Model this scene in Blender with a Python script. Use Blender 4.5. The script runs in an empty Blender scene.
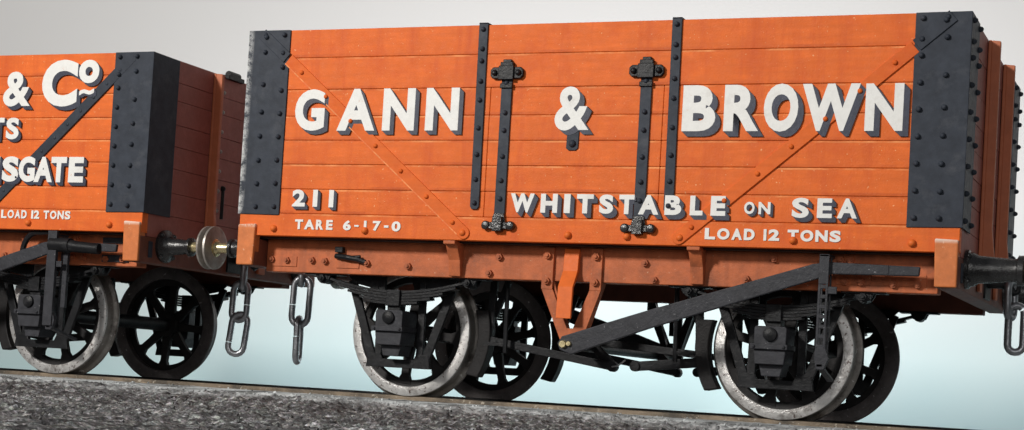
import bpy, bmesh, math, random
from mathutils import Vector, Matrix, noise
random.seed(7)
SC = bpy.context.scene
COL = SC.collection
PI = math.pi

# ---------------------------------------------------------------- camera, light, exposure
cam = bpy.data.cameras.new('camera'); camo = bpy.data.objects.new('camera', cam); COL.objects.link(camo)
camo.matrix_world = Matrix(((0.92236, -0.03962, 0.38429, 4.024), (0.3818, -0.05826, -0.92241, -10.543),
                            (0.05894, 0.99751, -0.03861, 0.138), (0, 0, 0, 1)))
cam.sensor_width = 36; cam.lens = 1722.2 * 36 / 1024; cam.shift_y = 101.0 / 1024; cam.clip_end = 500; cam.clip_start = .05
SC.camera = camo

world = bpy.data.worlds.new('World'); SC.world = world; world.use_nodes = True
bg = world.node_tree.nodes['Background']; bg.inputs[0].default_value = (.93, .97, 1.0, 1); bg.inputs[1].default_value = .13
_n = world.node_tree.nodes; _l = world.node_tree.links
_tc = _n.new('ShaderNodeTexCoord'); _sx = _n.new('ShaderNodeSeparateXYZ'); _l.new(_tc.outputs['Generated'], _sx.inputs[0])
_mr = _n.new('ShaderNodeMapRange'); _mr.inputs['From Min'].default_value = -.35; _mr.inputs['From Max'].default_value = .25; _l.new(_sx.outputs[2], _mr.inputs['Value'])
_mx = _n.new('ShaderNodeMix'); _mx.data_type = 'RGBA'; _mx.inputs[6].default_value = (.10, .10, .105, 1); _mx.inputs[7].default_value = (.95, .97, 1, 1)
_l.new(_mr.outputs[0], _mx.inputs['Factor']); _l.new(_mx.outputs[2], bg.inputs[0])

def area(name, loc, target, size, power, color=(1, 1, 1)):
    l = bpy.data.lights.new(name, 'AREA'); l.shape = 'RECTANGLE'; l.size, l.size_y = size; l.energy = power; l.color = color
    o = bpy.data.objects.new(name, l); COL.objects.link(o); o.location = loc
    o.rotation_euler = (Vector(target) - Vector(loc)).to_track_quat('-Z', 'Y').to_euler()
    return o
area('key_softbox', (-8.0, -16.0, 9.0), (-.2, 0, 1.4), (2.2, 2.2), 3750, (1, .965, .91))
area('front_softbox', (6.5, -14, 4.2), (0, 0, 1.2), (4, 3), 330, (1, .98, .95))
area('added_backdrop_lamp', (-2.8, 4.4, .8), (-2.8, 9.2, 1.3), (9, 1.0), 315, (.965, .985, 1))  # unseen lamp added behind the wagons to brighten the backdrop

SC.view_settings.view_transform = 'Standard'; SC.view_settings.look = 'None'
SC.view_settings.exposure = 0; SC.view_settings.gamma = 1
SC.cycles.max_bounces = 6; SC.cycles.use_denoising = True

# ---------------------------------------------------------------- materials
def mat(name, base, rough=.5, metal=0, vary=.12, scale=14, spots=None, spot_amt=.62, spot_scale=60, bump=.15,
        bump_scale=60, edge=None, grain=None, spec=.4, dust=None, dust_amt=.55, dust_scale=5, zedge=None, zlines=None, streak=None):
    m = bpy.data.materials.new(name); m.use_nodes = True; nt = m.node_tree; N = nt.nodes; L = nt.links
    b = N['Principled BSDF']; b.inputs['Metallic'].default_value = metal; b.inputs['Specular IOR Level'].default_value = spec
    tc = N.new('ShaderNodeTexCoord')
    def nz(s, det=4, rgh=.6, st=(1, 1, 1)):
        mp = N.new('ShaderNodeMapping'); mp.inputs['Scale'].default_value = st; L.new(tc.outputs['Object'], mp.inputs['Vector'])
        n = N.new('ShaderNodeTexNoise'); n.inputs['Scale'].default_value = s; n.inputs['Detail'].default_value = det
        n.inputs['Roughness'].default_value = rgh; L.new(mp.outputs[0], n.inputs['Vector']); return n.outputs['Fac']
    def ramp(fac, a, c):
        r = N.new('ShaderNodeMapRange'); r.inputs['From Min'].default_value = a; r.inputs['From Max'].default_value = c
        L.new(fac, r.inputs['Value']); return r.outputs[0]
    def mix(f, a, c):
        x = N.new('ShaderNodeMix'); x.data_type = 'RGBA'
        if isinstance(f, float): x.inputs['Factor'].default_value = f
        else: L.new(f, x.inputs['Factor'])
        for i, v in ((6, a), (7, c)):
            if isinstance(v, tuple): x.inputs[i].default_value = (*v[:3], 1)
            else: L.new(v, x.inputs[i])
        return x.outputs[2]
    dk = tuple(c * (1 - vary) for c in base); lt = tuple(min(1, c * (1 + vary)) for c in base)
    c = mix(ramp(nz(scale), .3, .7), dk, lt)
    if grain:                                            # streaks along the boards
        c = mix(ramp(nz(grain, 3, .6, (.12, 1, 1)), .35, .75), c, tuple(v * .84 for v in base))
    if dust:
        c = mix(ramp(nz(dust_scale, 6, .7), dust_amt, dust_amt + .18), c, dust)
    if spots:
        c = mix(ramp(nz(spot_scale, 3, .65), spot_amt, spot_amt + .05), c, spots)
    if edge:                                             # paint worn to pale metal along the two outer corners of the body
        x0, w, colr = edge
        sx = N.new('ShaderNodeSeparateXYZ'); L.new(tc.outputs['Object'], sx.inputs[0])
        ab = N.new('ShaderNodeMath'); ab.operation = 'MULTIPLY'; ab.inputs[1].default_value = -1; L.new(sx.outputs[0], ab.inputs[0])
        r = ramp(ab.outputs[0], x0 - w, x0)
        nn = N.new('ShaderNodeMath'); nn.operation = 'MULTIPLY'; L.new(r, nn.inputs[0]); L.new(ramp(nz(8, 8, .85), .44, .56), nn.inputs[1])
        fr = N.new('ShaderNodeMapRange'); fr.inputs['From Min'].default_value = .0; fr.inputs['From Max'].default_value = .02; fr.inputs['To Min'].default_value = 1; fr.inputs['To Max'].default_value = 0
        L.new(sx.outputs[1], fr.inputs['Value']); n3 = N.new('ShaderNodeMath'); n3.operation = 'MULTIPLY'; L.new(nn.outputs[0], n3.inputs[0]); L.new(fr.outputs[0], n3.inputs[1])
        c = mix(n3.outputs[0], c, colr)
    if streak:                                           # grime run down the face
        c = mix(ramp(nz(7, 5, .65, (1, 1, .10)), .50, .80), c, streak)
    if zlines:                                           # board edges: grime in the joint, the lit lip below it painted in pale
        sx = N.new('ShaderNodeSeparateXYZ'); L.new(tc.outputs['Object'], sx.inputs[0])
        def m2(op, a, b2):
            q = N.new('ShaderNodeMath'); q.operation = op
            for i, v in enumerate((a, b2)):
                if isinstance(v, (int, float)): q.inputs[i].default_value = v
                else: L.new(v, q.inputs[i])
            return q.outputs[0]
        def near(off, w):
            acc = None
            for g in zlines:
                dd = m2('ABSOLUTE', m2('SUBTRACT', sx.outputs[2], g + off), 0); acc = dd if acc is None else m2('MINIMUM', acc, dd)
            r = N.new('ShaderNodeMapRange'); r.inputs['From Min'].default_value = w * .5; r.inputs['From Max'].default_value = w; r.inputs['To Min'].default_value = 1; r.inputs['To Max'].default_value = 0
            L.new(acc, r.inputs['Value']); return r.outputs[0]
        c = mix(m2('MULTIPLY', near(-.008, .008), ramp(nz(9, 5, .7, (.35, 1, 1)), .44, .62)), c, (.82, .30, .10))
        c = mix(m2('MULTIPLY', near(.004, .022), ramp(nz(6, 5, .7, (.5, 1, 1)), .42, .75)), c, (.44, .072, .013))
    if zedge:                                            # paint knocked off along the top edge
        z0, z1, colr = zedge
        sx = N.new('ShaderNodeSeparateXYZ'); L.new(tc.outputs['Object'], sx.inputs[0])
        nn = N.new('ShaderNodeMath'); nn.operation = 'MULTIPLY'; L.new(ramp(sx.outputs[2], z0, z1), nn.inputs[0]); L.new(ramp(nz(15, 5, .7), .38, .5), nn.inputs[1])
        c = mix(nn.outputs[0], c, colr)
    L.new(c, b.inputs['Base Color'])
    rr = N.new('ShaderNodeMapRange'); rr.inputs['To Min'].default_value = max(.05, rough - .12); rr.inputs['To Max'].default_value = min(1, rough + .15)
    L.new(nz(scale * 2.3, 5), rr.inputs['Value']); L.new(rr.outputs[0], b.inputs['Roughness'])
    if bump:
        bp = N.new('ShaderNodeBump'); bp.inputs['Strength'].default_value = bump; bp.inputs['Distance'].default_value = .01
        L.new(nz(bump_scale, 5, .7), bp.inputs['Height']); L.new(bp.outputs[0], b.inputs['Normal'])
    return m

M = dict(
    orange=mat('orange_paint', (.70, .134, .019), .58, 0, .09, 9, spots=(.80, .30, .12), spot_amt=.70, spot_scale=34, bump=.22, bump_scale=90, grain=26, spec=.22, dust=(.57, .088, .011), dust_amt=.50, dust_scale=2.5),
    strap=mat('orange_strap_paint', (.68, .138, .024), .52, 0, .08, 20, bump=.15, spec=.25),
    blockend=mat('headstock_end_paint', (.58, .175, .055), .52, 0, .14, 16, bump=.3, spec=.25, spots=(.72, .42, .26), spot_amt=.66, spot_scale=30, zedge=(1.125, 1.16, (.80, .74, .66))),
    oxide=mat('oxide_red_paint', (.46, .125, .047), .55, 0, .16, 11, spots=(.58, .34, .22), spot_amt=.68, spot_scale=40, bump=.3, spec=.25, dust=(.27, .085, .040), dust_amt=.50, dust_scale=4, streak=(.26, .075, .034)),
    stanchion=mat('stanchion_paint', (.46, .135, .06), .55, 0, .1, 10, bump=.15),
    headbrown=mat('shaded_brown_paint', (.15, .045, .026), .6, 0, .2, 9, bump=.25, dust=(.10, .04, .03)),  # brown with the shade of headstock sides and far solebar put into it
    end=mat('brown_end_paint', (.33, .108, .085), .6, 0, .15, 8, bump=.2, grain=20),
    iron=mat('dark_iron_paint', (.034, .040, .053), .5, 0, .2, 12, spec=.14, bump=.14, bump_scale=45, edge=(2.525, .050, (.62, .63, .63)), dust=(.060, .065, .078), dust_amt=.54),
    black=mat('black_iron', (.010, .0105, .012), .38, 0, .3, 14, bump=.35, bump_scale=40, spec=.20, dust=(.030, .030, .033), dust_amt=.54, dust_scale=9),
    grey=mat('dusty_black_iron', (.034, .035, .041), .46, 0, .25, 16, spec=.2, bump=.4, bump_scale=38, spots=(.2, .2, .21), spot_amt=.68, spot_scale=45),
    wheel=mat('wheel_iron', (.012, .011, .0115), .5, 0, .3, 12, spec=.2, bump=.3, dust=(.022, .020, .020)),
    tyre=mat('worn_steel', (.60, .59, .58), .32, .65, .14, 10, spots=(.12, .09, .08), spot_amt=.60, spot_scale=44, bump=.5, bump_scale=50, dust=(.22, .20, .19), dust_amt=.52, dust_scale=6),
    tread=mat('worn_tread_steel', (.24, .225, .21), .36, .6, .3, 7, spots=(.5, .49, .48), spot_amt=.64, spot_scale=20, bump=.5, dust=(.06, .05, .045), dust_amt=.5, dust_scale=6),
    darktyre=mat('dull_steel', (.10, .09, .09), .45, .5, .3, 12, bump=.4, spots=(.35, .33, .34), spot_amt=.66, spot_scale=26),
    steel=mat('bright_steel', (.46, .46, .47), .28, .9, .2, 18, bump=.2, spots=(.12, .11, .1), spot_amt=.66),
    buffer=mat('buffer_steel', (.38, .35, .32), .42, .6, .25, 16, bump=.3, dust=(.22, .18, .15), dust_amt=.5),
    brass=mat('brass', (.78, .66, .38), .25, .85, .2, 18, bump=.1),
    blackgloss=mat('oily_black_iron', (.018, .018, .019), .24, 0, .3, 14, bump=.4, bump_scale=30, spec=.6),
    white=mat('white_lettering', (.72, .72, .70), .5, 0, .04, 24, spots=(.62, .30, .16), spot_amt=.70, spot_scale=42, dust=(.60, .58, .55), dust_amt=.55, dust_scale=9, bump=.12),
    navy=mat('navy_lettering_shade', (.026, .031, .055), .5, 0, .2, 26, spots=(.30, .12, .07), spot_amt=.72, spot_scale=46, bump=.12),
    pale=mat('orange_highlight_paint', (.76, .25, .075), .6, 0, .2, 22, spots=(.70, .15, .03), spot_amt=.5, spot_scale=20, bump=.1),  # pale orange for the painted highlight on the brace edge
    wood=mat('dark_wood', (.045, .032, .026), .8, 0, .3, 6, bump=.3),
    rail=mat('rusty_rail', (.20, .155, .11), .5, .3, .35, 5, spots=(.34, .30, .24), spot_amt=.62, spot_scale=30, bump=.4, dust=(.07, .058, .045), dust_amt=.46, dust_scale=3),
)

# ---------------------------------------------------------------- mesh helpers
class MB:
    """collects shapes and links them as ONE mesh object"""
    def __init__(s, fx=1, fy=0):
        s.bm = bmesh.new(); s.fx, s.fy = fx, fy             # fx -1 mirrors end for end, fy mirrors to the far side
    def v(s, x, y, z):
        return s.bm.verts.new((x * s.fx, (2 * CY - y) if s.fy else y, z))
    def face(s, vs):
        try: return s.bm.faces.new(vs)
        except ValueError: return None
    def box(s, x0, x1, y0, y1, z0, z1):
        return s.prism([(x0, z0), (x1, z0), (x1, z1), (x0, z1)], y0, y1)
    def prism(s, poly, y0, y1):                              # outline in x,z pushed from y0 to y1
        a = [s.v(x, y0, z) for x, z in poly]; b = [s.v(x, y1, z) for x, z in poly]; n = len(poly)
        s.face(a); s.face(b[::-1])
        for i in range(n): s.face([a[i], b[i], b[(i + 1) % n], a[(i + 1) % n]])
    def prism_x(s, poly, x0, x1):                            # outline in y,z pushed along x
        a = [s.v(x0, y, z) for y, z in poly]; b = [s.v(x1, y, z) for y, z in poly]; n = len(poly)
        s.face(a); s.face(b[::-1])
        for i in range(n): s.face([a[i], b[i], b[(i + 1) % n], a[(i + 1) % n]])
    def bar(s, p, q, w, y0, y1):                             # flat bar between two x,z points
        (ax, az), (bx, bz) = p, q; dx, dz = bx - ax, bz - az; l = math.hypot(dx, dz); nx, nz = -dz / l * w / 2, dx / l * w / 2
        s.prism([(ax + nx, az + nz), (ax - nx, az - nz), (bx - nx, bz - nz), (bx + nx, bz + nz)], y0, y1)
    def strip(s, pts, t, y0, y1):                            # curved flat strip of thickness t along x,z points
        up, dn = [], []
        for i, (x, z) in enumerate(pts):
            a = pts[max(0, i - 1)]; b = pts[min(len(pts) - 1, i + 1)]; dx, dz = b[0] - a[0], b[1] - a[1]; l = math.hypot(dx, dz)
            up.append((x - dz / l * t / 2, z + dx / l * t / 2)); dn.append((x + dz / l * t / 2, z - dx / l * t / 2))
        s.prism(up + dn[::-1], y0, y1)
    def rings(s, rs, closed=False, caps=True):
        n = len(rs[0]); R = [[s.v(*p) for p in r] for r in rs]
        for i in range(len(R) - (0 if closed else 1)):
            a, b = R[i], R[(i + 1) % len(R)]
            for k in range(n): s.face([a[k], a[(k + 1) % n], b[(k + 1) % n], b[k]])
        if caps and not closed: s.face(R[0][::-1]); s.face(R[-1])
    def tube(s, pts, r, n=10, closed=False):
        P = [Vector(p) for p in pts]; rs = []; m = len(P); ref = None
        for i in range(m):
            a = P[(i - 1) % m] if closed or i else P[i]; b = P[(i + 1) % m] if closed or i < m - 1 else P[i]
            t = (b - a).normalized()
            if ref is None: ref = Vector((0, 0, 1)) if abs(t.z) < .9 else Vector((1, 0, 0))
            u = (ref - t * ref.dot(t)).normalized(); w = t.cross(u); ref = u
            rr = r[i] if isinstance(r, (list, tuple)) else r
            rs.append([tuple(P[i] + (u * math.cos(2 * PI * k / n) + w * math.sin(2 * PI * k / n)) * rr) for k in range(n)])
        s.rings(rs, closed)
    def lathe(s, prof, c, axis, n=32, closed=False):         # profile of (radius, distance along axis)
        rs = []
        for r, h in prof:
            ring = []
            for k in range(n):
                a = 2 * PI * k / n; u, w = r * math.cos(a), r * math.sin(a)
                ring.append((c[0] + u, c[1] + h, c[2] + w) if axis == 'y' else (c[0] + h, c[1] + u, c[2] + w) if axis == 'x' else (c[0] + u, c[1] + w, c[2] + h))
            rs.append(ring)
        s.rings(rs, closed)
    def bolt(s, x, y, z, d='-y', r=.02, h=.02):              # domed rivet head
        sg = -1 if d[0] == '-' else 1
        s.lathe([(r, 0), (r * .95, sg * h * .35), (r * .7, sg * h * .78), (r * .3, sg * h)], (x, y, z), d[-1], 10)
    def nut(s, x, y, z, r=.024, h=.026):
        s.lathe([(r, 0), (r, -h)], (x, y, z), 'y', 6)
        s.lathe([(r * .5, -h), (r * .5, -h - .012)], (x, y, z), 'y', 8)
    def build(s, name, m, parent=None, bevel=0, smooth=False, label=None):
        bmesh.ops.recalc_face_normals(s.bm, faces=s.bm.faces[:])
        me = bpy.data.meshes.new(name); s.bm.to_mesh(me); s.bm.free()
        me.materials.append(M[m] if isinstance(m, str) else m)
        if smooth:
            me.polygons.foreach_set('use_smooth', [True] * len(me.polygons)); me.set_sharp_from_angle(angle=math.radians(38))
        o = bpy.data.objects.new(name, me); COL.objects.link(o)
        if parent: o.parent = parent
        if label: o['label'] = label
        if bevel:
            b = o.modifiers.new('bevel', 'BEVEL'); b.width = bevel; b.segments = 2; b.limit_method = 'ANGLE'; b.angle_limit = math.radians(40)
        return o

BOLT = {}
def bolts(parent, m, spots, r=.02, h=.02, d='-y', fx=1, fy=0, hexa=False):
    k = (m, r, h, d, fx, fy, hexa)
    for p in spots:
        q = (p[0] * fx, 2 * CY - p[1] if fy else p[1], p[2])
        if k not in BOLT:
            b = MB(fx, fy); o0 = (0, 2 * CY if fy else 0, 0)
            b.nut(0, 0, 0, r, h) if hexa else b.bolt(0, 0, 0, d, r, h)
            if fy:
                for v in b.bm.verts: v.co.y -= 2 * CY
            o = b.build('bolt', m, parent, 0, not hexa); BOLT[k] = o.data
        else:
            o = bpy.data.objects.new('bolt', BOLT[k]); COL.objects.link(o); o.parent = parent
        o.location = q

def tag(o, label=None, cat=None, group=None, kind=None):
    for k, v in (('label', label), ('category', cat), ('group', group), ('kind', kind)):
        if v: o[k] = v
    return o
def empty(name, loc):
    o = bpy.data.objects.new(name, None); COL.objects.link(o); o.location = loc; o.empty_display_size = .2; return o

# ---------------------------------------------------------------- lettering
def glyph(ch, offset):
    cu = bpy.data.curves.new('glyph', 'FONT'); cu.body = ch; cu.offset = offset; cu.extrude = .5; cu.resolution_u = 5
    o = bpy.data.objects.new('glyph', cu); COL.objects.link(o); dg = bpy.context.evaluated_depsgraph_get(); dg.update()
    me = bpy.data.meshes.new_from_object(o.evaluated_get(dg))
    bpy.data.objects.remove(o); bpy.data.curves.remove(cu)
    vs = [tuple(v.co) for v in me.vertices]; fs = [tuple(p.vertices) for p in me.polygons]; bpy.data.meshes.remove(me)
    return vs, fs
CACHE = {}
def word(parent, letters, front=.0140, shade=(.034, -.034), offset=.035, x_off=0):
    """letters: (text, x0, x1, z0, z1); the white faces are one part, the navy block shade its sub-part"""
    def put(mb, vs, fs, box, dx, dz, f):
        x0, x1, z0, z1 = box; a = min(v[0] for v in vs); b = max(v[0] for v in vs); c = min(v[1] for v in vs); d = max(v[1] for v in vs)
        V = [mb.v(x0 + (v[0] - a) / (b - a) * (x1 - x0) + dx - x_off, -f if v[2] > 0 else -.001, z0 + (v[1] - c) / (d - c) * (z1 - z0) + dz) for v in vs]
        for q in fs: mb.face([V[i] for i in q])
    for t, x0, x1, z0, z1 in letters:
        k = (t, offset)
        if k not in CACHE: CACHE[k] = glyph(t, offset)
        vs, fs = CACHE[k]; mw = MB()
        put(mw, vs, fs, (x0, x1, z0, z1), 0, 0, front)
        o = mw.build('letter', 'white', parent)
        if shade:
            ms = MB()
            for i in range(1, 6):
                put(ms, vs, fs, (x0, x1, z0, z1), shade[0] * i / 5, shade[1] * i / 5, front - .0006 - .0003 * i)
            ms.build('letter_shade', 'navy', o)

# ---------------------------------------------------------------- wagon
CY = 1.305                                                   # centre line of the track
H = 2.515                                                    # half length of a body
R = .459

def wagon(loc, label, zt, grooves, axles, right_shoe, diag_black, door):
    root = empty('goods_wagon', loc); tag(root, label, 'wagon', 'open goods wagons coupled in a train')
    zp = grooves[-1]; zb = 1.0745; levels = [zt] + grooves + [zb]
    planks = mat('orange_plank_paint', (.73, .142, .019), .56, 0, .10, 9, spots=(.84, .42, .20), spot_amt=.665, spot_scale=44, bump=.28, bump_scale=80, grain=26, spec=.25,
                 dust=(.62, .104, .014), dust_amt=.50, dust_scale=3.2, streak=(.54, .084, .014), zlines=grooves)
    # planked sides
    for fy in (0, 1):
        b = MB(1, fy)
        for i in range(len(levels) - 1):
            z1, z0 = levels[i] - (.0008 if i else 0), levels[i + 1] + .0008
            jy = 0 if i == len(levels) - 2 else random.uniform(0, .004)
            if door and 1 < i < len(levels) - 2:
                for xa, xb in ((-H, -.621), (-.619, .599), (.601, H)): b.box(xa, xb, jy + random.uniform(0, .002), .075, z0, z1)
            else:
                b.box(-H + .004, H - .004, jy, .075, z0, z1)
        b.build('side_planking', planks, root, .0045)
        l = MB(1, fy); l.box(-H + .03, H - .03, .045, .085, zb + .01, zt - .012); l.build('side_lining', 'wood', root)
    # planked ends
    for fx in (-1, 1):
        e = MB(fx)
        for i in range(len(levels) - 1):
            z1, z0 = levels[i] - (.004 if i else 0), levels[i + 1] + .004
            e.box(H - .08, H - random.uniform(0, .004) - .002, .078, 2 * CY - .078, z0 - .003 if i < len(levels) - 2 else zb - .02, z1 + .003)
        e.build('end_planking', 'end', root, .004)
        for y0 in (.815, 1.63):
            s = MB(fx); s.prism_x([(y0, zt - .004), (y0 + .105, zt - .004), (y0 + .105, .9), (y0, .9)], H, H + .022)
            # tapering web that stands out from the end
            s.prism([(H + .02, zt - .006), (H + .078, zt - .012), (H + .078, 1.3), (H + .10, 1.12), (H + .02, 1.12)], y0 + .002, y0 + .04)
            st = s.build('end_stanchion', 'stanchion', root, .006)
            bolts(st, 'buffer', [(H - .002, y0 + .155, zt - .13 - k * .155) for k in range(8)], .018, .022, 'x', fx)
    f = MB(); f.box(-H + .085, H - .085, .09, 2 * CY - .09, zb - .01, zb + .05); f.build('floor', 'wood', root)
    # corner plates, wrapped round the corner, studded with rivets
    for fx in (-1, 1):
        for fy in (0, 1):
            c = MB(fx, fy); xi = 2.19
            c.prism([(xi, zp - .014), (H + .009, zp - .010), (H + .009, zt + .002), (xi - .004, zt + .001)], -.010, .006)
            c.prism_x([(-.010, zp - .012), (.335, zp - .012), (.335, zt - .002), (-.010, zt + .002)], H + .001, H + .010)
            for z in [zt - .035, zt - .165, zt - .265] + [zt - .265 - (zt - .265 - zp - .045) * k / 6 for k in range(1, 7)]:
                c.bolt(2.232, -.010, z, '-y', .019, .024)
                if not diag_black: c.bolt(H + .010, .04, z - .01, 'x', .019, .026); c.bolt(H + .010, .30, z - .01, 'x', .019, .026)
            for k in range(8):
                z = zt - .032 - (0, .125, .36, .56, .735, .91, 1.08, 1.245)[k] * (zt - zp) / 1.3215
                c.bolt(2.382, -.010, z, '-y', .019, .024)
            c.build('corner_plate', 'iron', root, .004)
    # diagonal braces
    for fy in (0, 1):
        for sx in (-1, 1):
            d = MB(sx, fy)
            if diag_black:
                p, q = (2.345, zt - .03), (1.03, zb + .09); d.bar(p, q, .080, -.012, .004)
                for k in range(1, 12): d.bolt(p[0] + (q[0] - p[0]) * k / 12, -.012, p[1] + (q[1] - p[1]) * k / 12, '-y', .014, .006)
                d.build('diagonal_brace', 'iron', root, .003)
            else:
                p, q = (2.405, zt - .03), (.755, zb + .05); dx, dz = q[0] - p[0], q[1] - p[1]; L = math.hypot(dx, dz); ux, uz = dx / L, dz / L
                w = .043; end = []
                for k in range(9):
                    a = PI / 2 - PI * k / 8; end.append((q[0] + ux * w * math.cos(a) - uz * w * math.sin(a), q[1] + uz * w * math.cos(a) + ux * w * math.sin(a)))
                pk = (2.19, p[1] + dz * (2.19 - p[0]) / dx)
                d.prism([(pk[0] - uz * w, pk[1] + ux * w)] + end + [(pk[0] + uz * w, pk[1] - ux * w)], -.0115, .003)
                for k in range(8):
                    t = .20 + k * .125 if k < 7 else 1.0
                    t = min(t, 1.0); d.bolt(p[0] + dx * t, -.0115, p[1] + dz * t, '-y', .017, .016)
                o = d.build('diagonal_brace', 'orange', root, .003)
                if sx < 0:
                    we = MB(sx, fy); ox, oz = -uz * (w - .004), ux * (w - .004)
                    we.bar((pk[0] + ox, pk[1] + oz), (q[0] - ux * .03 + ox, q[1] - uz * .03 + oz), .0075, -.0128, -.008); we.build('painted_edge_highlight', 'pale', o)  # bright upper edge of the brace, its highlight painted on as a strip
                d2 = MB(sx, fy); d2.bar((p[0] - ux * .01, p[1] - uz * .01), (2.20, p[1] + dz * (2.20 - p[0]) / dx), .082, -.019, -.0095)
                d2.bolt(2.372, -.019, zt - .05, '-y', .019, .02)
                d2.build('brace_end', 'iron', o, .003)
    # upright straps, door straps with their crossheads and hinges
    if door:
        for fy in (0, 1):
            for x0, x1, zl in ((-.695, -.685, 1.285), (.667, .676, 1.285)):
                u = MB(1, fy); w = .033
                u.prism([(x0 - w, zt + .012), (x0 + w, zt + .012), (x1 + w, zl + .02), (x1 + w * .6, zl), (x1 - w * .6, zl), (x1 - w, zl + .02)], -.013, .003)
                u.box(x0 - w, x0 + w, -.013, .08, zt + .002, zt + .014)
                for z in (2.505, 2.372, 2.29, 2.152, 2.024, 1.835, 1.656, 1.487, 1.328):
                    u.bolt(x0 + (x1 - x0) * (zt - z) / 1.2, -.013, z, '-y', .018, .022)
                u.build('side_strap', 'iron', root, .003)
            for x, r2 in ((-.50, 0), (.481, 1)):
                h = MB(1, fy); w = .038
                h.box(x - w, x + w, -.0135, .003, 1.20, 2.20)
                for z in (2.135, 1.937, 1.818, 1.643, 1.481, 1.358): h.bolt(x, -.0135, z, '-y', .018, .022)
                st = h.build('door_strap', 'iron', root, .003)
                k = MB(1, fy)
                k.prism([(x - .118, 2.185), (x - .10, 2.165), (x + .10, 2.165), (x + .118, 2.185), (x + .118, 2.225), (x + .10, 2.243), (x - .10, 2.243), (x - .118, 2.225)], -.028, .002)
                k.box(x - .055, x + .055, -.044, -.026, 2.155, 2.25); k.bolt(x - .086, -.028, 2.204, '-y', .022, .024); k.bolt(x + .086, -.028, 2.204, '-y', .022, .024)
                k.box(x - .046, x + .046, -.036, .002, 2.246, 2.276); k.box(x - .030, x + .030, -.028, .002, 2.27, 2.295)
                k.box(x - .045, x + .045, -.026, -.010, 2.10, 2.135)
                k.build('crosshead', 'black', st, .005)
                g = MB(1, fy)
                g.box(x - .10, x + .10, -.030, .002, 1.155, 1.200)
                for hx in (x - .088, x + .088): g.lathe([(.0, .002), (.031, .002), (.031, -.030), (.025, -.040), (.0, -.044)], (hx, 0, 1.178), 'y', 12)
                g.box(x - .034, x + .034, -.050, .0, 1.138, 1.238)
                g.prism([(x - .05, 1.20), (x + .05, 1.20), (x + .036, 1.26), (x - .036, 1.26)], -.024, -.004)
                g.build('hinge', 'blackgloss', st, .004, True)
            dc = MB(1, fy); dc.prism([(-.052, 1.70), (-.035, 1.685), (.015, 1.685), (.032, 1.70), (.036, 1.87), (-.048, 1.87)], -.009, .003); dc.bolt(-.008, -.009, 1.73, '-y', .026, .022)
            dc.build('door_catch', 'iron', root, .003)
    bolts(root, 'strap', [(x, 0, 1.125) for x in (-2.226, -1.503, -.762, -.004, .404, .762, 1.496, 2.229)], .026, .03)
    # headstocks
    for fx in (-1, 1):
        h = MB(fx); h.box(2.372, 2.512, -.006, 2 * CY + .006, .862, 1.052)
        for fy in (0, 1):
            e = MB(fx, fy); e.prism([(2.375, .862), (2.507, .862), (2.507, 1.150), (2.366, 1.156)], -.024, .06)
            e.build('headstock_end', 'blockend', root, .009)
        hs = h.build('headstock', 'headbrown', root, .006)
        for y in (.12, 2 * CY - .12):
            p = MB(fx); p.box(2.51, 2.522, y - .022, y + .022, .90, 1.02); p.build('bolt_plate', 'iron', hs, .003)
        hk = MB(fx); hk.box(2.51, 2.526, CY - .13, CY + .13, .88, 1.04)
        hk.tube([(2.51, CY, .985), (2.62, CY, .985), (2.67, CY, .96), (2.70, CY, .925), (2.72, CY, .94), (2.73, CY, .99)], [.03, .03, .03, .026, .022, .012], 10)
        hk.build('coupling_hook', 'black', hs, .003, True)
        for fy in (0, 1):
            g = MB(fx, fy); by, bz = .305, 1.0
            q = 1.42 if fx > 0 and not diag_black else 1.0; rq = 1.14 if q > 1 else .84
            g.lathe([(.0, 0), (.122, 0), (.122, .022), (.108, .03), (.092 * rq, .05), (.076 * rq, .08), (.062 * rq, .20 * q), (.064 * rq, .215 * q), (.082 * rq, .222 * q), (.082 * rq, .245 * q), (.060 * rq, .252 * q), (.04, .252 * q)], (2.512, by, bz), 'x', 28)
            for a in (PI / 4, 3 * PI / 4, 5 * PI / 4, 7 * PI / 4): g.bolt(2.534, by + .112 * math.cos(a), bz + .112 * math.sin(a), 'x', .018, .022)
            bf = g.build('buffer', 'blackgloss', hs, 0, True)
            k = MB(fx, fy); k.lathe([(.038, .23), (.038, .34), (.048, .368), (.080, .376)], (2.512, by, bz), 'x', 20); k.build('buffer_shank', 'brass', bf, 0, True)
            k = MB(fx, fy); k.lathe([(.02, .372), (.145, .374), (.158, .377), (.160, .392), (.150, .398), (.08, .405), (.01, .407)], (2.512, by, bz), 'x', 40); k.build('buffer_head', 'buffer', bf, 0, True)
    # solebars with their brackets and bolts
    for fy in (0, 1):
        s = MB(1, fy); s.box(-2.37, 2.37, .17, .30, .832, 1.066); sb = s.build('solebar', 'headbrown' if fy else 'oxide', root, .006)  # far solebar gets the darker brown, its shade put into the colour
        bolts(sb, 'oxide', [(x, .17, z) for x, z in ((-2.321, .921), (-2.197, .917), (-1.995, .922), (-1.89, .918), (-1.555, .912), (-1.236, .901), (-.552, .982), (-.622, .871), (.484, .97), (.552, .861), (1.166, .887),
                     (1.344, 1.02), (1.80, .89), (1.90, .89), (2.10, .882), (2.25, .884), (1.768, 1.025), (1.83, 1.025))], .024, .026, '-y', 1, fy, True)
        for x0, x1 in ((-2.36, -2.12), (-1.80, -1.62), (1.74, 1.96), (2.04, 2.30)):
            bl = MB(1, fy); bl.box(x0, x1, .163, .172, .872, .945); bl.build('bolt_plate', 'oxide', sb, .002)
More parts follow.
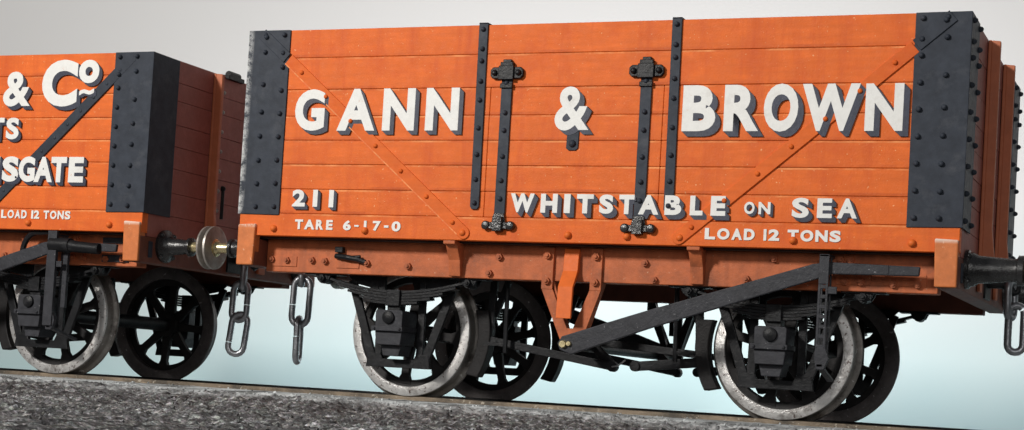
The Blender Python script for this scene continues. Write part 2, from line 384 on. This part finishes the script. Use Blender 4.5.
        for x in (-.865, .85):
            k = MB(1, fy); k.prism_x([(.008, 1.074), (.172, 1.074), (.172, .84), (.13, .84), (.11, .95), (.05, 1.045), (.008, 1.05)], x - .043, x + .043)
            k.build('knee_bracket', 'oxide', sb, .004)
        k = MB(1, fy); k.tube([(-1.80, .15, .955), (-1.70, .13, .945), (-1.62, .14, .935), (-1.56, .15, .915)], .02, 8); k.tube([(-1.77, .14, .94), (-1.60, .14, .955)], .012, 8)
        k.box(-1.80, -1.74, .13, .172, .98, 1.02); k.build('horse_hook', 'black', sb, .003)
        # brake shaft hanger in a V
        v = MB(1, fy)
        for sx in (-1, 1):
            cx = -.02 + sx * .172
            v.box(cx - .04, cx + .04, .146, .171, .775, 1.055)
            v.prism([(cx - .04, .78), (cx + .04, .78), (-.012 + sx * .055 + .03, .43), (-.012 + sx * .018 - .032, .43)] if sx > 0 else
                    [(cx - .04, .78), (cx + .04, .78), (-.012 + .02, .43), (-.012 - .06, .43)], .150, .170)
            v.prism([(cx + .03, .83), (cx + .045, .83), (-.012 + (.085 if sx > 0 else .0), .43), (-.012 + (.07 if sx > 0 else -.015), .43)], .168, .24)
            for z in (.83, 1.0): v.nut(cx, .146, z, .026, .024)
        v.prism([(-.09, .52), (.09, .52), (.07, .38), (-.055, .38)], .151, .171)
        v.build('brake_shaft_hanger', 'black' if fy else 'oxide', root, .003)  # far hanger coloured black to paint in the shade beneath the floor
        ds = MB(1, fy); ds.prism_x([(.168, 1.05), (.140, 1.05), (.126, .90), (.050, .79), (.040, .58), (.062, .58), (.074, .78), (.148, .885), (.168, .9)], -.075, .03)
        ds.build('door_stop', 'black' if fy else 'strap', root, .004)  # black on the far stop is painted shade, same part as the near one
    # wheels, axle guards, axleboxes, springs
    for ax in axles:
        a = MB(); a.tube([(ax, .50, R), (ax, 2 * CY - .5, R)], .055, 16); a.build('axle', 'black', root, 0, True)
        for fy in (0, 1):
            w = MB(1, fy); c = (ax, .518, R); ph = random.uniform(0, PI / 4)
            w.lathe([(.397, .004), (.350, .010), (.343, .05), (.397, .06)], c, 'y', 64, True)
            w.lathe([(.01, -.012), (.062, -.012), (.10, .0), (.105, .09), (.01, .09)], c, 'y', 24)
            for k in range(8):
                an = ph + k * PI / 4; ux, uz = math.cos(an), math.sin(an); nx, nz = -uz, ux
                q = [(ax + ux * r + nx * ww, R + uz * r + nz * ww) for r, ww in ((.08, .043), (.22, .030), (.31, .030), (.375, .062), (.375, -.062), (.31, -.030), (.22, -.030), (.08, -.043))]
                w.prism(q, .522, .566)
            wo = w.build('wheel', 'wheel', root, .004, True)
            t = MB(1, fy)
            t.lathe([(.392, -.008), (.396, -.012), (.453, -.012), (.459, -.008), (R + .002, .002), (R + .002, .012), (.392, .012)], c, 'y', 96, True)
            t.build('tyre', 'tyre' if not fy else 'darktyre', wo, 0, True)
            t = MB(1, fy); t.lathe([(.394, .010), (R + .001, .010), (R + .005, .072), (R + .013, .084), (R + .036, .094), (R + .041, .104), (R + .036, .116), (.40, .120), (.394, .116)], c, 'y', 96, True)
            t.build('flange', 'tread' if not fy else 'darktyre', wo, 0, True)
            g = MB(1, fy); y0, y1 = .335, .365
            for sx in (-1, 1):
                g.bar((ax + sx * .40, .80), (ax + sx * .205, .25), .062, y0, y1)
                g.prism([(ax + sx * .135, .20), (ax + sx * .19, .20), (ax + sx * .185, .84), (ax + sx * .135, .84)], y0 + .002, y1 + .002)
                g.prism([(ax + sx * .18, .84), (ax + sx * .44, .84), (ax + sx * .38, .78), (ax + sx * .19, .74)], y0 + .004, y1)
            g.prism([(ax - .25, .195), (ax + .25, .195), (ax + .235, .29), (ax + .14, .295), (ax + .12, .255), (ax - .12, .255), (ax - .14, .295), (ax - .235, .29)], y0 - .003, y1 + .003)
            g.build('axle_guard', 'black', root, .004)
            x = MB(1, fy)
            x.prism([(ax - .108, .475), (ax + .098, .475), (ax + .100, .580), (ax + .088, .592), (ax - .098, .592), (ax - .110, .580)], .165, .40)
            x.prism([(ax - .128, .444), (ax + .112, .444), (ax + .112, .478), (ax - .128, .478)], .145, .38)
            x.prism([(ax - .098, .350), (ax + .088, .350), (ax + .098, .444), (ax - .110, .444)], .172, .40)
            x.prism([(ax - .065, .275), (ax + .055, .275), (ax + .075, .352), (ax - .085, .352)], .225, .40)
            x.bolt(ax - .105, .145, .461, '-y', .012, .012); x.bolt(ax + .09, .145, .461, '-y', .012, .012)
            xb = x.build('axlebox', 'grey', root, .010)
            x = MB(1, fy); x.lathe([(.0, .165), (.046, .165), (.044, .148), (.03, .14), (.0, .139)], (ax - .005, 0, .540), 'y', 16)
            x.build('axlebox_cover', 'black', xb, 0, True)
            s = MB(1, fy)
            for k in range(5):
                hl = .56 - .095 * k; pts = []
                for i in range(13):
                    u = -1 + i / 6; dx = u * hl; pts.append((ax + dx, .722 - .020 * k + .09 * (dx / .56) ** 2))
                s.strip(pts, .0178, .215 + .002 * (k % 2), .30)
            for sx in (-1, 1):
                s.lathe([(.0, .20), (.038, .20), (.038, .31), (.0, .31)], (ax + sx * .565, 0, .80), 'y', 14)
            so = s.build('spring', 'black', root, .002)
            s = MB(1, fy); s.box(ax - .052, ax + .052, .195, .31, .622, .735); s.box(ax - .05, ax + .05, .22, .31, .59, .63); s.build('spring_buckle', 'black', so, .005)
            for sx in (-1, 1):
                s = MB(1, fy); X = ax + sx * .565
                s.prism([(X - .07, .838), (X + .07, .838), (X + .04, .78), (X - .04, .78)], .205, .225); s.prism([(X - .07, .838), (X + .07, .838), (X + .04, .78), (X - .04, .78)], .285, .305)
                s.nut(X, .204, .80, .026, .03); s.box(X - .14, X + .14, .19, .31, .822, .836)
                s.build('spring_shoe', 'black', root, .003)
    # brake gear on both sides
    sh = MB(); sh.tube([(-.005, .09, .407), (-.005, 2 * CY - .09, .407)], .03, 12); sh.build('brake_shaft', 'black', root, 0, True)
    for fy in (0, 1):
        for sx, ax in ((-1, axles[0]), (1, axles[1])):
            b = MB(1, fy); pts = []
            lo, hi = 160, 213
            for i in range(11):
                a = math.radians(lo + (hi - lo) * i / 10); pts.append((ax - sx * -1 * 0 + (R + .05) * math.cos(a) * sx * 1, R + (R + .05) * math.sin(a)))
            inner = [(ax + sx * (R + .055) * math.cos(math.radians(lo + (hi - lo) * i / 10)), R + (R + .055) * math.sin(math.radians(lo + (hi - lo) * i / 10))) for i in range(11)]
            outer = [(ax + sx * (R + .148) * math.cos(math.radians(lo + 3 + (hi - lo - 6) * i / 10)), R + (R + .140) * math.sin(math.radians(lo + 3 + (hi - lo - 6) * i / 10))) for i in range(11)]
            b.prism(inner + outer[::-1], .535, .64)
            b.build('brake_shoe', 'wheel', root, .008)
            g = MB(1, fy); X = ax - sx * (R + .125)
            g.bar((X - sx * .02, .845), (X, .44), .05, .56, .60); g.bar((X - sx * .11, .845), (X - sx * .02, .60), .045, .60, .63)
            g.build('shoe_hanger', 'black', root, .003)
            rr = MB(1, fy)
            if sx < 0:
                rr.bar((X + .02, .425), (.17, .285), .055, .545, .575); rr.lathe([(.0, .53), (.036, .53), (.036, .585), (.0, .585)], (.165, 0, .287), 'y', 14)
            else:
                rr.bar((X + .01, .345), (.33, .298), .065, .545, .575); rr.lathe([(.0, .53), (.036, .53), (.036, .585), (.0, .585)], (.325, 0, .298), 'y', 14)
                rr.bar((X + .01, .395), (-.03, .455), .05, .58, .605)
            rr.build('push_rod', 'black', root, .004)
            vv = MB(1, fy); xx = sx * .615
            vv.tube([(xx, .48, .84), (xx + .01, .48, .34)], .017, 8); vv.bar((xx, .40), (X, .40), .025, .47, .49); vv.build('safety_loop', 'black', root)
        ck = MB(1, fy); ck.prism([(-.03, .425), (.045, .435), (.185, .305), (.150, .262), (.11, .275)], .577, .60)
        ck.build('brake_crank', 'black', root, .004)
        if not fy:
            wv = MB(1, fy); wv.tube([(.17, .52, .285), (.215, .515, .295), (.27, .50, .335)], .006, 6); wv.build('split_pin', 'steel', root)
    # hand lever and its rack guard
    for fy in (0, 1):
        l = MB(-1 if fy else 1, fy)
        l.prism([(-.03, .372), (.05, .345), (.60, .545), (1.66, .895), (1.74, .925), (2.275, .928), (2.28, .985), (1.72, 1.0), (1.62, .985), (.55, .652), (-.02, .462), (-.05, .415)], .030, .060)
        l.box(2.08, 2.095, .026, .062, .935, .99)
        lv = l.build('brake_lever', 'grey', root, .007)
        pb = MB(-1 if fy else 1, fy); pb.lathe([(.0, .005), (.022, .005), (.028, .032), (.0, .032)], (-.005, 0, .41), 'y', 14); pb.lathe([(.0, .012), (.015, .012), (.018, .032), (.0, .032)], (.035, 0, .415), 'y', 10)
        pb.build('pivot_bolt', 'brass', lv, 0, True)
        g = MB(-1 if fy else 1, fy); X = right_shoe
        if diag_black:
            g.box(X - .045, X + .036, -.012, .02, .36, 1.07); g.box(X + .06, X + .10, .05, .08, .50, 1.0)
        for (y0, y1) in ((.0, .014),):
            g.box(X - .032, X + .030, y0, y1, .86, 1.045)
            g.box(X - .032, X - .015, y0, y1, .46, .86); g.box(X + .015, X + .030, y0, y1, .46, .86)
            for k in range(7): g.box(X - .018, X + .018, y0 + .001, y1 - .001, .46 + k * .062, .484 + k * .062)
        g.box(X + .03, X + .085, .0, .014, .80, .845)
        g.prism([(X - .03, .47), (X + .03, .47), (X + .055, .40), (X + .03, .33), (X - .02, .33), (X - .035, .40)], .0, .03)
        g.box(X - .032, X - .020, .075, .09, .40, 1.03); g.box(X + .02, X + .032, .075, .09, .40, 1.03)
        g.prism_x([(.0, 1.03), (.17, 1.03), (.17, 1.05), (.0, 1.046)], X - .031, X + .029)
        g.prism_x([(.0, .345), (.345, .26), (.345, .28), (.0, .365)], X - .02, X + .02)
        g.build('lever_guard', 'grey', root, .003)
    return root

# ---------------------------------------------------------------- the two wagons
W1 = wagon((0, 0, 0), 'orange open wagon numbered 211 with orange diagonal straps and black door straps, seen whole', 2.537,
           [2.338, 2.112, 1.924, 1.753, 1.583, 1.408, 1.235], (-1.357, 1.346), 1.70, False, True)
zl, zh = 1.818, 2.110
word(W1, [('G', -2.108, -1.872, zl, zh), ('A', -1.770, -1.474, zl, zh), ('N', -1.416, -1.172, zl, zh), ('N', -1.089, -.842, zl, zh)], shade=(.030, -.028), offset=.042)
word(W1, [('&', -.142, .100, 1.816, 2.108)], shade=(.034, -.030), offset=.028)
word(W1, [('B', .735, .955, 1.81, 2.106), ('R', 1.010, 1.238, 1.81, 2.106), ('O', 1.268, 1.488, 1.806, 2.110), ('W', 1.510, 1.872, 1.81, 2.106), ('N', 1.906, 2.138, 1.81, 2.104)], shade=(.036, -.034), offset=.042)
zl, zh = 1.270, 1.396
word(W1, [(c, a, b, zl, zh) for c, a, b in (('W', -.421, -.251), ('H', -.205, -.086), ('I', -.040, .004), ('T', .049, .165), ('S', .206, .303), ('T', .342, .446), ('A', .475, .612), ('B', .652, .764), ('L', .821, .906), ('E', .958, 1.055))],
     front=.0150, shade=(.028, -.028), offset=.05)
word(W1, [('O', 1.176, 1.243, 1.285, 1.362), ('N', 1.268, 1.345, 1.285, 1.362)], shade=(.016, -.016))
word(W1, [('S', 1.481, 1.589, 1.266, 1.392), ('E', 1.640, 1.733, 1.268, 1.390), ('A', 1.765, 1.888, 1.268, 1.391)], shade=(.026, -.026), offset=.04)
word(W1, [('2', -2.086, -1.983, 1.283, 1.402), ('I', -1.921, -1.884, 1.283, 1.402), ('I', -1.794, -1.757, 1.281, 1.402)], shade=(.022, -.02), offset=.04)
word(W1, [(c, a, b, 1.124, 1.193) for c, a, b in (('T', -2.056, -1.992), ('A', -1.982, -1.900), ('R', -1.888, -1.829), ('E', -1.807, -1.756), ('6', -1.674, -1.613), ('I', -1.512, -1.492), ('7', -1.443, -1.382), ('0', -1.298, -1.230))]
     + [('-', -1.586, -1.552, 1.150, 1.162), ('-', -1.356, -1.322, 1.148, 1.164)], front=.006, shade=None, offset=.045)
def spread(t, x0, x1, z0, z1):
    adv = {'I': .35, '1': .42, ' ': .45, 'W': 1.3, 'M': 1.2, 'O': 1.05, 'N': 1.0}
    tot = sum(adv.get(c, .9) for c in t); x = x0; out = []; u = (x1 - x0) / tot
    for c in t:
        a = adv.get(c, .9) * u
        if c == '1': out.append(('I', x + a * .30, x + a * .30 + .018, z0, z1))
        elif c != ' ': out.append((c, x + a * .07, x + a * .93, z0, z1))
        x += a
    return out
word(W1, spread('LOAD 12 TONS', .920, 1.800, 1.120, 1.192), front=.006, shade=None, offset=.05)

X2 = -5.849
W2 = wagon((X2, 0, 0), 'orange open wagon with black diagonal brace, cut off by the left edge of the photo', 2.405,
           [2.240, 2.102, 1.922, 1.757, 1.589, 1.406, 1.232], (-1.39, 1.424), 1.735, True, False)
word(W2, [('&', -4.664, -4.410, 2.008, 2.274)], shade=(.030, -.028), offset=.03, x_off=X2)
word(W2, [('C', -4.308, -3.985, 2.004, 2.358)], shade=(.034, -.03), offset=.05, x_off=X2)
word(W2, [('o', -3.978, -3.795, 2.178, 2.354)], shade=(.028, -.025), offset=.045, x_off=X2)
word(W2, [('~', -3.961, -3.829, 2.085, 2.138)], front=.0175, shade=(.02, -.02), offset=.06, x_off=X2)
word(W2, spread('MERCHANTS', -5.80, -4.485, 1.757, 1.922), shade=(.024, -.022), offset=.04, x_off=X2)
word(W2, spread('RAM', -5.12, -4.635, 1.433, 1.626) + [('S', -4.622, -4.470, 1.433, 1.626), ('G', -4.468, -4.318, 1.433, 1.626), ('A', -4.325, -4.155, 1.433, 1.624), ('T', -4.170, -4.030, 1.433, 1.624), ('E', -4.010, -3.875, 1.433, 1.624)],
     front=.0165, shade=(.026, -.024), offset=.05, x_off=X2)
word(W2, spread('LOAD 12 TONS', -4.615, -3.969, 1.157, 1.220), front=.006, shade=None, offset=.04, x_off=X2)
# pieces only the second wagon has
m = MB(); m.tube([(1.86, .02, .965), (1.95, .02, .955), (2.14, .02, .945)], [.045, .042, .040], 14); m.tube([(1.70, .02, .97), (1.88, .02, .965)], .055, 10); m.build('lever_handle', 'black', W2, .003, True)
m = MB(); m.tube([(1.41 + .13 * (1 - math.cos(t)), .06, .90 + .16 * math.sin(t)) for t in [PI * .55 * k / 10 for k in range(11)]] + [(1.66, .06, 1.065)], .022, 8); m.build('lever_loop', 'black', W2, 0, True)
m = MB()
m.box(H - .05, H + .03, .99, 1.22, 2.39, 2.425); m.tube([(H, 1.02, 2.43), (H, 1.17, 2.43)], .032, 10)
m.build('end_hinge', 'black', W2, .006)
m = MB(); m.tube([(H + .04, .99, 1.50), (H + .04, .99, 1.28)], .014, 8); m.bolt(H + .03, .99, 1.52, 'x', .024, .03); m.build('end_bolt_rod', 'black', W2)
m = MB(); m.box(2.06, 2.30, .160, .171, 1.0, 1.045); m.box(2.06, 2.30, .160, .171, .86, .915); m.build('solebar_plate', 'grey', W2, .003)

# ---------------------------------------------------------------- coupling chains
def chain(loc, links, label):
    root = empty('coupling_chain', loc); tag(root, label, 'chain', 'coupling chains hanging from the hooks')
    for (cx, cz, half, w, turn, tilt, gap) in links:
        pts = []
        n = 24
        for i in range(n + (0 if gap else 0)):
            a = 2 * PI * i / n; u = w * math.cos(a); v_ = (half - w) * (1 if math.sin(a) > 0 else -1) * (1 if abs(math.sin(a)) > .12 else 0) + w * math.sin(a)
            pts.append((u, v_))
        # oval: straight sides and round ends
        pts = [(w * math.cos(PI * i / 8), half - w + w * math.sin(PI * i / 8)) for i in range(9)] + [(-w, (half - w) * (1 - 2 * k / 4)) for k in range(1, 4)] + \
              [(-w * math.cos(PI * i / 8), -half + w - w * math.sin(PI * i / 8)) for i in range(9)] + [(w, -(half - w) * (1 - 2 * k / 4)) for k in range(1, 4)]
        P = []
        for u, v_ in pts:
            uu = u * math.cos(tilt) - v_ * math.sin(tilt); vv = u * math.sin(tilt) + v_ * math.cos(tilt)
            P.append((cx + uu * math.cos(turn), uu * math.sin(turn), cz + vv))
        if gap:
            P = P[gap:] + P[:gap]; f = lambda a, c, t: tuple(a[i] + (c[i] - a[i]) * t for i in range(3)); g0 = f(P[-1], P[0], .44 if gap > 8 else .1); g1 = f(P[-1], P[0], .53 if gap > 8 else .9); P = [g1] + P + [g0]
        b = MB(); b.tube(P, .0255, 10, closed=not gap); b.build('link', M['steelchain'], root, 0, True)
    return root
M['steelchain'] = mat('chain_steel', (.30, .31, .33), .3, .85, .25, 16, bump=.25, spots=(.4, .41, .43), spot_amt=.62)
chain((-3.25, 1.275, 0), [(.02, .865, .11, .036, 2.0, 0, 0), (.0, .655, .150, .062, .15, -.03, 22), (.0, .395, .160, .062, .35, -.10, 12)], 'steel chain hanging from the left wagon, below the touching buffers')
chain((-2.70, 1.275, 0), [(.0, .92, .11, .036, 2.0, 0, 0), (.005, .675, .185, .068, .15, -.03, 11), (.0, .372, .170, .060, 1.85, .02, 10)], 'steel chain hanging clear of the wheels beneath the left end of the wagon numbered 211')
chain((2.70, 1.275, 0), [(-.02, .88, .12, .045, 1.2, 0, 0), (.02, .690, .155, .05, .25, 0, 2)], 'steel chain link hanging from the hook at the right edge of the photo')

# ---------------------------------------------------------------- track
for i, yc in enumerate((.560, 1.990)):
    r = MB(); s = -1 if i else 1
    prof = [(-.036, -.004), (-.030, .0), (.030, .0), (.036, -.004), (.036, -.040), (.012, -.050), (.012, -.105), (.06, -.115), (.06, -.13), (-.06, -.13), (-.06, -.115), (-.012, -.105), (-.012, -.050), (-.036, -.040)]
    r.prism_x([(yc + a, z) for a, z in prof], -16, 9)
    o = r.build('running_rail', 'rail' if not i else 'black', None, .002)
    tag(o, ('tan weathered steel rail under the nearer wheels, in front' if not i else 'black steel rail under the farther wheels, behind'), 'rail', 'rails of the track')

# ---------------------------------------------------------------- ground: ballast
def gmat():
    m = bpy.data.materials.new('ballast'); m.use_nodes = True; nt = m.node_tree; N = nt.nodes; L = nt.links; b = N['Principled BSDF']
    tc = N.new('ShaderNodeTexCoord')
    n1 = N.new('ShaderNodeTexNoise'); n1.inputs['Scale'].default_value = 24; n1.inputs['Detail'].default_value = 8; n1.inputs['Roughness'].default_value = .75; L.new(tc.outputs['Object'], n1.inputs['Vector'])
    vo = N.new('ShaderNodeTexVoronoi'); vo.inputs['Scale'].default_value = 42; L.new(tc.outputs['Object'], vo.inputs['Vector'])
    r = N.new('ShaderNodeValToRGB'); e = r.color_ramp.elements; e[0].position = .36; e[0].color = (.012, .012, .013, 1); e[1].position = .66; e[1].color = (.38, .38, .405, 1)
    k = r.color_ramp.elements.new(.5); k.color = (.072, .071, .077, 1)
    L.new(n1.outputs['Fac'], r.inputs['Fac'])
    mx = N.new('ShaderNodeMix'); mx.data_type = 'RGBA'; mx.blend_type = 'OVERLAY'; mx.inputs['Factor'].default_value = .75
    L.new(r.outputs['Color'], mx.inputs[6]); L.new(vo.outputs['Color'], mx.inputs[7])
    hs = N.new('ShaderNodeHueSaturation'); hs.inputs['Saturation'].default_value = .12; L.new(mx.outputs[2], hs.inputs['Color'])
    # pale dust washed along the foot of the rail
    sx = N.new('ShaderNodeSeparateXYZ'); L.new(tc.outputs['Object'], sx.inputs[0])
    mr = N.new('ShaderNodeMapRange'); mr.inputs['From Min'].default_value = -1.0; mr.inputs['From Max'].default_value = -.1; L.new(sx.outputs[1], mr.inputs['Value'])
    n2 = N.new('ShaderNodeTexNoise'); n2.inputs['Scale'].default_value = 2.2; n2.inputs['Detail'].default_value = 6; L.new(tc.outputs['Object'], n2.inputs['Vector'])
    m2 = N.new('ShaderNodeMapRange'); m2.inputs['From Min'].default_value = .36; m2.inputs['From Max'].default_value = .50; L.new(n2.outputs['Fac'], m2.inputs['Value'])
    mm = N.new('ShaderNodeMath'); mm.operation = 'MULTIPLY'; L.new(mr.outputs[0], mm.inputs[0]); L.new(m2.outputs[0], mm.inputs[1])
    m3 = N.new('ShaderNodeMix'); m3.data_type = 'RGBA'; m3.inputs[7].default_value = (.62, .65, .66, 1); L.new(mm.outputs[0], m3.inputs['Factor']); L.new(hs.outputs[0], m3.inputs[6])
    n5 = N.new('ShaderNodeTexNoise'); n5.inputs['Scale'].default_value = 2.6; n5.inputs['Detail'].default_value = 7; n5.inputs['Roughness'].default_value = .7; L.new(tc.outputs['Object'], n5.inputs['Vector'])
    m5 = N.new('ShaderNodeMapRange'); m5.inputs['From Min'].default_value = .46; m5.inputs['From Max'].default_value = .62; m5.inputs['To Max'].default_value = .8; L.new(n5.outputs['Fac'], m5.inputs['Value'])
    m6 = N.new('ShaderNodeMix'); m6.data_type = 'RGBA'; m6.inputs[7].default_value = (.03, .028, .03, 1); L.new(m5.outputs[0], m6.inputs['Factor']); L.new(m3.outputs[2], m6.inputs[6])
    L.new(m6.outputs[2], b.inputs['Base Color']); b.inputs['Roughness'].default_value = .8
    bp = N.new('ShaderNodeBump'); bp.inputs['Strength'].default_value = .6; bp.inputs['Distance'].default_value = .02
    n4 = N.new('ShaderNodeTexNoise'); n4.inputs['Scale'].default_value = 45; n4.inputs['Detail'].default_value = 5; L.new(tc.outputs['Object'], n4.inputs['Vector']); L.new(n4.outputs['Fac'], bp.inputs['Height']); L.new(bp.outputs[0], b.inputs['Normal'])
    return m
M['ballast'] = gmat()
def gh(x, y):
    rough = min(1, max(.12, (.15 - y) / .5))
    base = (-.030 if y < .53 else -.055) - .085 * min(1, max(0, (.30 - y) / 2.2))
    n = noise.noise((x * 7, y * 7, 0)) * .30 + noise.noise((x * 17, y * 17, 3)) * .30 + noise.noise((x * 31, y * 31, 7)) * .34 + noise.noise((x * 55, y * 55, 9)) * .2
    return base + rough * (n * .060 + noise.noise((x * 1.3, y * 1.3, 5)) * .02)
def axis(lo, hi, fine_lo, fine_hi, st, coarse):
    a = []; x = lo
    while x < hi: a.append(x); x += st if fine_lo <= x < fine_hi else coarse
    a.append(hi); return a
xs = axis(-15, 9, -6.2, 3.2, .022, .4); ys = axis(-8, 2.62, -4.6, .55, .022, .18)
verts = [(x, y, gh(x, y)) for y in ys for x in xs]; nx = len(xs)
faces = [(j * nx + i, j * nx + i + 1, (j + 1) * nx + i + 1, (j + 1) * nx + i) for j in range(len(ys) - 1) for i in range(nx - 1)]
me = bpy.data.meshes.new('ground'); me.from_pydata(verts, [], faces); me.materials.append(M['ballast'])
g = bpy.data.objects.new('ground', me); COL.objects.link(g); g['kind'] = 'structure'
b = MB(); b.box(-15, 9, -8, 2.62, -.5, -.22); o = b.build('baseboard', 'wood'); o['kind'] = 'structure'
# loose stones
st = MB(); rnd = random.Random(3)
for k in range(5200):
    x = rnd.uniform(-6.2, 3.0); y = rnd.uniform(-5.2, .36)
    if y > .1 and rnd.random() < .6: continue
    r = rnd.uniform(.005, .012) * (1.7 if rnd.random() < .05 else 1); z = gh(x, y) + r * .35
    rot = Matrix.Rotation(rnd.uniform(0, 6.3), 3, Vector((rnd.uniform(-1, 1), rnd.uniform(-1, 1), rnd.uniform(-1, 1))).normalized())
    P = [(1, 0, 0), (-1, 0, 0), (0, 1, 0), (0, -1, 0), (0, 0, 1), (0, 0, -1)]
    V = [st.v(*(Vector((x, y, z)) + rot @ (Vector(p) * r * rnd.uniform(.6, 1.2)))) for p in P]
    for a, b_, c in ((0, 2, 4), (2, 1, 4), (1, 3, 4), (3, 0, 4), (2, 0, 5), (1, 2, 5), (3, 1, 5), (0, 3, 5)): st.bm.faces.new((V[a], V[b_], V[c]))
o = st.build('ballast_stones', 'ballast'); tag(o, 'loose grey ballast stones scattered over the ground before the rail', 'ballast', kind='stuff')

# ---------------------------------------------------------------- backdrop sheet behind the train: pale sky blue below, off-white above
m = bpy.data.materials.new('backdrop_paper'); m.use_nodes = True; nt = m.node_tree; N = nt.nodes; L = nt.links; b = N['Principled BSDF']; b.inputs['Roughness'].default_value = .9; b.inputs['Specular IOR Level'].default_value = .1
tc = N.new('ShaderNodeTexCoord'); sx = N.new('ShaderNodeSeparateXYZ'); L.new(tc.outputs['Object'], sx.inputs[0])
nz = N.new('ShaderNodeTexNoise'); nz.inputs['Scale'].default_value = .5; nz.inputs['Detail'].default_value = 3; L.new(tc.outputs['Object'], nz.inputs['Vector'])
ad = N.new('ShaderNodeMath'); ad.operation = 'MULTIPLY_ADD'; ad.inputs[1].default_value = 1.2; L.new(nz.outputs['Fac'], ad.inputs[0]); L.new(sx.outputs[2], ad.inputs[2])
mr = N.new('ShaderNodeMapRange'); mr.inputs['From Min'].default_value = .6; mr.inputs['From Max'].default_value = 3.1; L.new(ad.outputs[0], mr.inputs['Value'])
cr = N.new('ShaderNodeValToRGB'); e = cr.color_ramp.elements; e[0].color = (.54, .715, .735, 1); e[1].color = (.80, .80, .80, 1); L.new(mr.outputs[0], cr.inputs['Fac'])
L.new(cr.outputs['Color'], b.inputs['Base Color'])
bd = MB(); pr = []
for k in range(25):
    a = -PI / 2 * .0
n = 40
cols = []
for k in range(n + 1):
    x = -32 + 58 * k / n; y = 9.2 - .004 * (x + 3) ** 2
    cols.append((bd.v(x, y, -9), bd.v(x, y, 15)))
for k in range(n): bd.face([cols[k][0], cols[k + 1][0], cols[k + 1][1], cols[k][1]])
o = bd.build('backdrop', m, None, 0, True); o['kind'] = 'structure'
